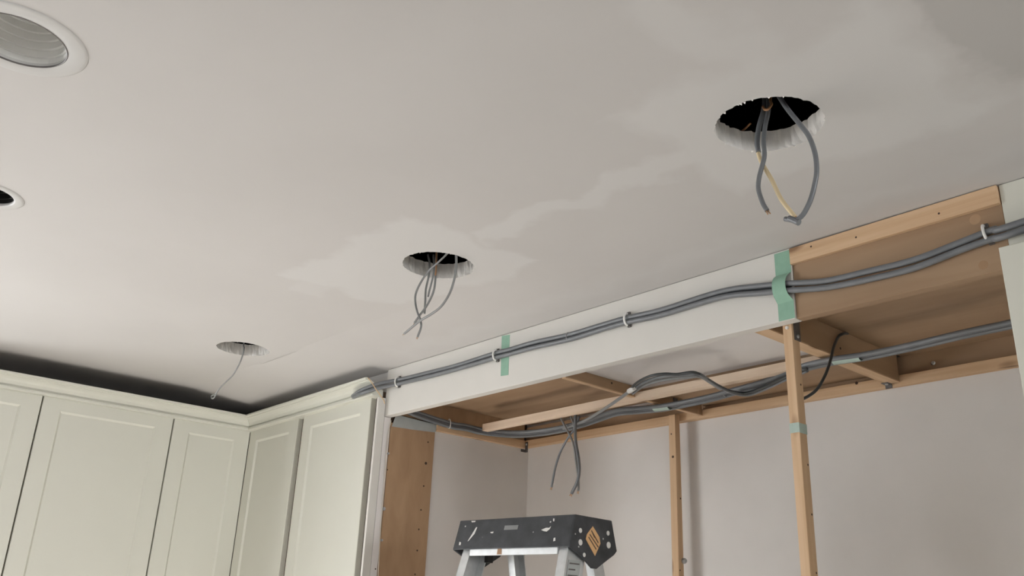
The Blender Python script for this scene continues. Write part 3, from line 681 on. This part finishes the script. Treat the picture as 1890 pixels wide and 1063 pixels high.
# ------------------------------------------------------------------ step ladder
ang = math.radians(6.78); U = Vector((math.cos(ang), math.sin(ang), 0)); V = Vector((-math.sin(ang), math.cos(ang), 0)); Wz = Vector((0, 0, 1))
O = Vector((-1.825, 1.413, .230)); L, Wd = .3675, .140
def lp(u, v_, z): return O + U*u + V*v_ + Wz*z
ld = thing('step_ladder', lp(L/2, Wd/2, -.23-CZ), 'aluminium step ladder with a paint-splashed black top cap, standing before the alcove', 'ladder')
m = MB(); hgt = .073; ln = .021; t = .004
m.hexa([lp(0,0,-t), lp(L,0,-t), lp(L,Wd,-t), lp(0,Wd,-t), lp(0,0,0), lp(L,0,0), lp(L,Wd,0), lp(0,Wd,0)])
m.hexa([lp(0,-ln,-hgt), lp(L,-ln,-hgt), lp(L,-ln+t,-hgt), lp(0,-ln+t,-hgt), lp(0,0,0), lp(L,0,0), lp(L,t,0), lp(0,t,0)])
m.hexa([lp(0,Wd+ln-t,-hgt), lp(L,Wd+ln-t,-hgt), lp(L,Wd+ln,-hgt), lp(0,Wd+ln,-hgt), lp(0,Wd-t,0), lp(L,Wd-t,0), lp(L,Wd,0), lp(0,Wd,0)])
end_poly = [(0,0), (Wd,0), (Wd+ln,-.069), (Wd+ln-.012,-.079), (.110,-.099), (.082,-.114), (.062,-.114), (.040,-.100), (-ln,-hgt)]
for u0 in (-.003, L-.002): m.prism([lp(u0, a, b_) for a, b_ in end_poly], U*.005)
cap = m.build('top_cap', M['cap'], ld, bevel=.0018)
for q, r in (((1071, 979), .0055), ((1071, 1001), .0068), ((1122, 984), .0055), ((1123, 1006), .0075), ((1078, 1024), .0048)):
    d = ray(*q); k = (O + U*(L+.003)).dot(U) / d.dot(U)
    MB().disc(d*k, U, r, .0022, 14, 1).build('rivet', M['white'], cap)
def on_end(u, v): d = ray(u, v); return d * ((O + U*(L+.0032)).dot(U) / d.dot(U))
st = [on_end(*q) for q in ((1094, 971), (1106, 991), (1108, 1003), (1098, 1026), (1088, 1008), (1081, 995), (1083, 986))]
sk = MB().prism(st, U*.0006).build('sticker', M['sticker'], cap)
pr = MB()
for a, b_ in (((1091, 979), (1104, 1002)), ((1088, 986), (1104, 1010)), ((1086, 991), (1100, 1014)), ((1093, 983), (1097, 992))):
    p, q = on_end(*a) + U*.0006, on_end(*b_) + U*.0006; dd = (q-p).normalized(); s = U.cross(dd)*.0016
    pr.prism([p-s, q-s, q+s, p+s], U*.0003)
pr.build('sticker_print', M['print'], sk)
def on_front(u, v, off=.0005):
    nrm = V*hgt + Wz*(-ln)*1.0; nrm = (V*hgt - Wz*ln*0).normalized()
    n_ = (U.cross((V*(-ln) + Wz*(-hgt)).normalized())).normalized(); n_ = n_ if n_.dot(V) < 0 else -n_
    d = ray(u, v); return d * ((O + n_*off).dot(n_) / d.dot(n_)), n_
sl = [on_front(*q)[0] for q in ((932, 970), (957, 969), (955, 977), (930, 978))]
MB().prism(sl, on_front(940, 974)[1]*.0004).build('tool_slot', M['cable_pale'], cap)
for poly in (((876,985),(881,973),(879,973),(871,986),(863,999),(865,998)), ((999,978),(1008,974),(1014,974),(1017,971),(1015,976),(1009,981),(1003,980)), ((1022,993),(1025,992),(1025,998),(1021,999)), ((905,982),(911,981),(910,984),(906,984)), ((870,961.5),(878,961),(877,963.5),(871,964)), ((848,1000),(851,1001),(850,1006),(847,1006)), ((1021,957),(1023.5,957),(1023,962),(1021,962))):
    q = [on_front(*p) for p in poly]; MB().prism([a for a, _ in q], q[0][1]*.0003).build('paint_splash', M['white'], cap)
# rails: channels that widen towards the floor
def channel(u0, v0, z0, u1, v1, z1, uw, dv, open_dir):
    """C-section: web in the plane of the side, flanges pointing open_dir along the ladder's width"""
    m = MB(); t = .0028
    a = lambda du, dvv, e: lp(u0+du, v0+dvv, z0) if e == 0 else lp(u1+du, v1+dvv, z1)
    def bar(du0, du1, dv0, dv1):
        m.hexa([a(du0,dv0,1), a(du1,dv0,1), a(du1,dv1,1), a(du0,dv1,1), a(du0,dv0,0), a(du1,dv0,0), a(du1,dv1,0), a(du0,dv1,0)])
    s = open_dir; x0, x1 = sorted((0, s*t)); bar(x0, x1, 0, dv)
    x0, x1 = sorted((s*t, s*uw)); bar(x0, x1, 0, t); bar(x0, x1, dv-t, dv)
    return m
FLz = -.23 - CZ
channel(.024, -.006, -.062, -.075, -.012-.30*1.80, FLz+.002, .026, .066, 1).build('front_rail', M['alu'], ld, bevel=.0008)
channel(L-.010, -.006, -.062, L+.085, -.012-.30*1.80, FLz+.002, .026, .066, -1).build('front_rail', M['alu'], ld, bevel=.0008)
channel(.060, Wd-.030, -.060, -.010, Wd+.46, FLz+.002, .022, .042, 1).build('rear_rail', M['alu'], ld, bevel=.0008)
channel(L-.040, Wd-.030, -.060, L+.02, Wd+.46, FLz+.002, .022, .042, -1).build('rear_rail', M['alu'], ld, bevel=.0008)
MB().hexa([lp(.052,-.016,-.088), lp(L-.036,-.016,-.088), lp(L-.036,-.010,-.088), lp(.052,-.010,-.088), lp(.052,-.014,-.066), lp(L-.036,-.014,-.066), lp(L-.036,-.008,-.066), lp(.052,-.008,-.066)]).build('top_brace', M['alu'], ld, bevel=.001)
bx = MB()
bx.hexa([lp(.145,-.0165,-.086), lp(.160,-.0165,-.086), lp(.160,-.0155,-.086), lp(.145,-.0155,-.086), lp(.147,-.0155,-.068), lp(.158,-.0155,-.068), lp(.158,-.0145,-.068), lp(.147,-.0145,-.068)])
bx.build('rust_spot', M['rust'], ld)
MB().hexa([lp(.050,.04,-.100), lp(.062,.04,-.100), lp(.062,.06,-.100), lp(.050,.06,-.100), lp(.050,.04,-.06), lp(.062,.04,-.06), lp(.062,.06,-.06), lp(.050,.06,-.06)]).build('hinge', M['black'], ld, bevel=.001)
for k in range(1, 6):
    dz = -.06 - k*.30; fo = .30*(-dz-.06); w_ = .054*(-dz-.06)
    MB().hexa([lp(.026-w_,-.016-fo,dz-.022), lp(L-.012+w_,-.016-fo,dz-.022), lp(L-.012+w_,.060-fo,dz-.022), lp(.026-w_,.060-fo,dz-.022), lp(.026-w_,-.016-fo,dz), lp(L-.012+w_,-.016-fo,dz), lp(L-.012+w_,.060-fo,dz), lp(.026-w_,.060-fo,dz)]).build('step', M['alu'], ld, bevel=.001)
# notice label on the near front rail
lbm = MB(); x_ = L-.008
def rail_pt(v_, z): fo = .30*(-z-.06); return lp(L-.0092 + .0527*(-z-.06), -.008 - fo + v_, z)
lbm.prism([rail_pt(.010, -.100), rail_pt(.054, -.100), rail_pt(.054, -.200), rail_pt(.010, -.200)], U*.0006)
lb = lbm.build('notice_label', M['tape_grey'], ld)
lpn = MB()
for k in range(7): 
    z = -.106 - k*.013; lpn.prism([rail_pt(.014, z), rail_pt(.050 - .012*(k % 2), z), rail_pt(.050 - .012*(k % 2), z-.003), rail_pt(.014, z-.003)], U*.0010)
lpn.build('label_print', M['steel_dark'], lb)
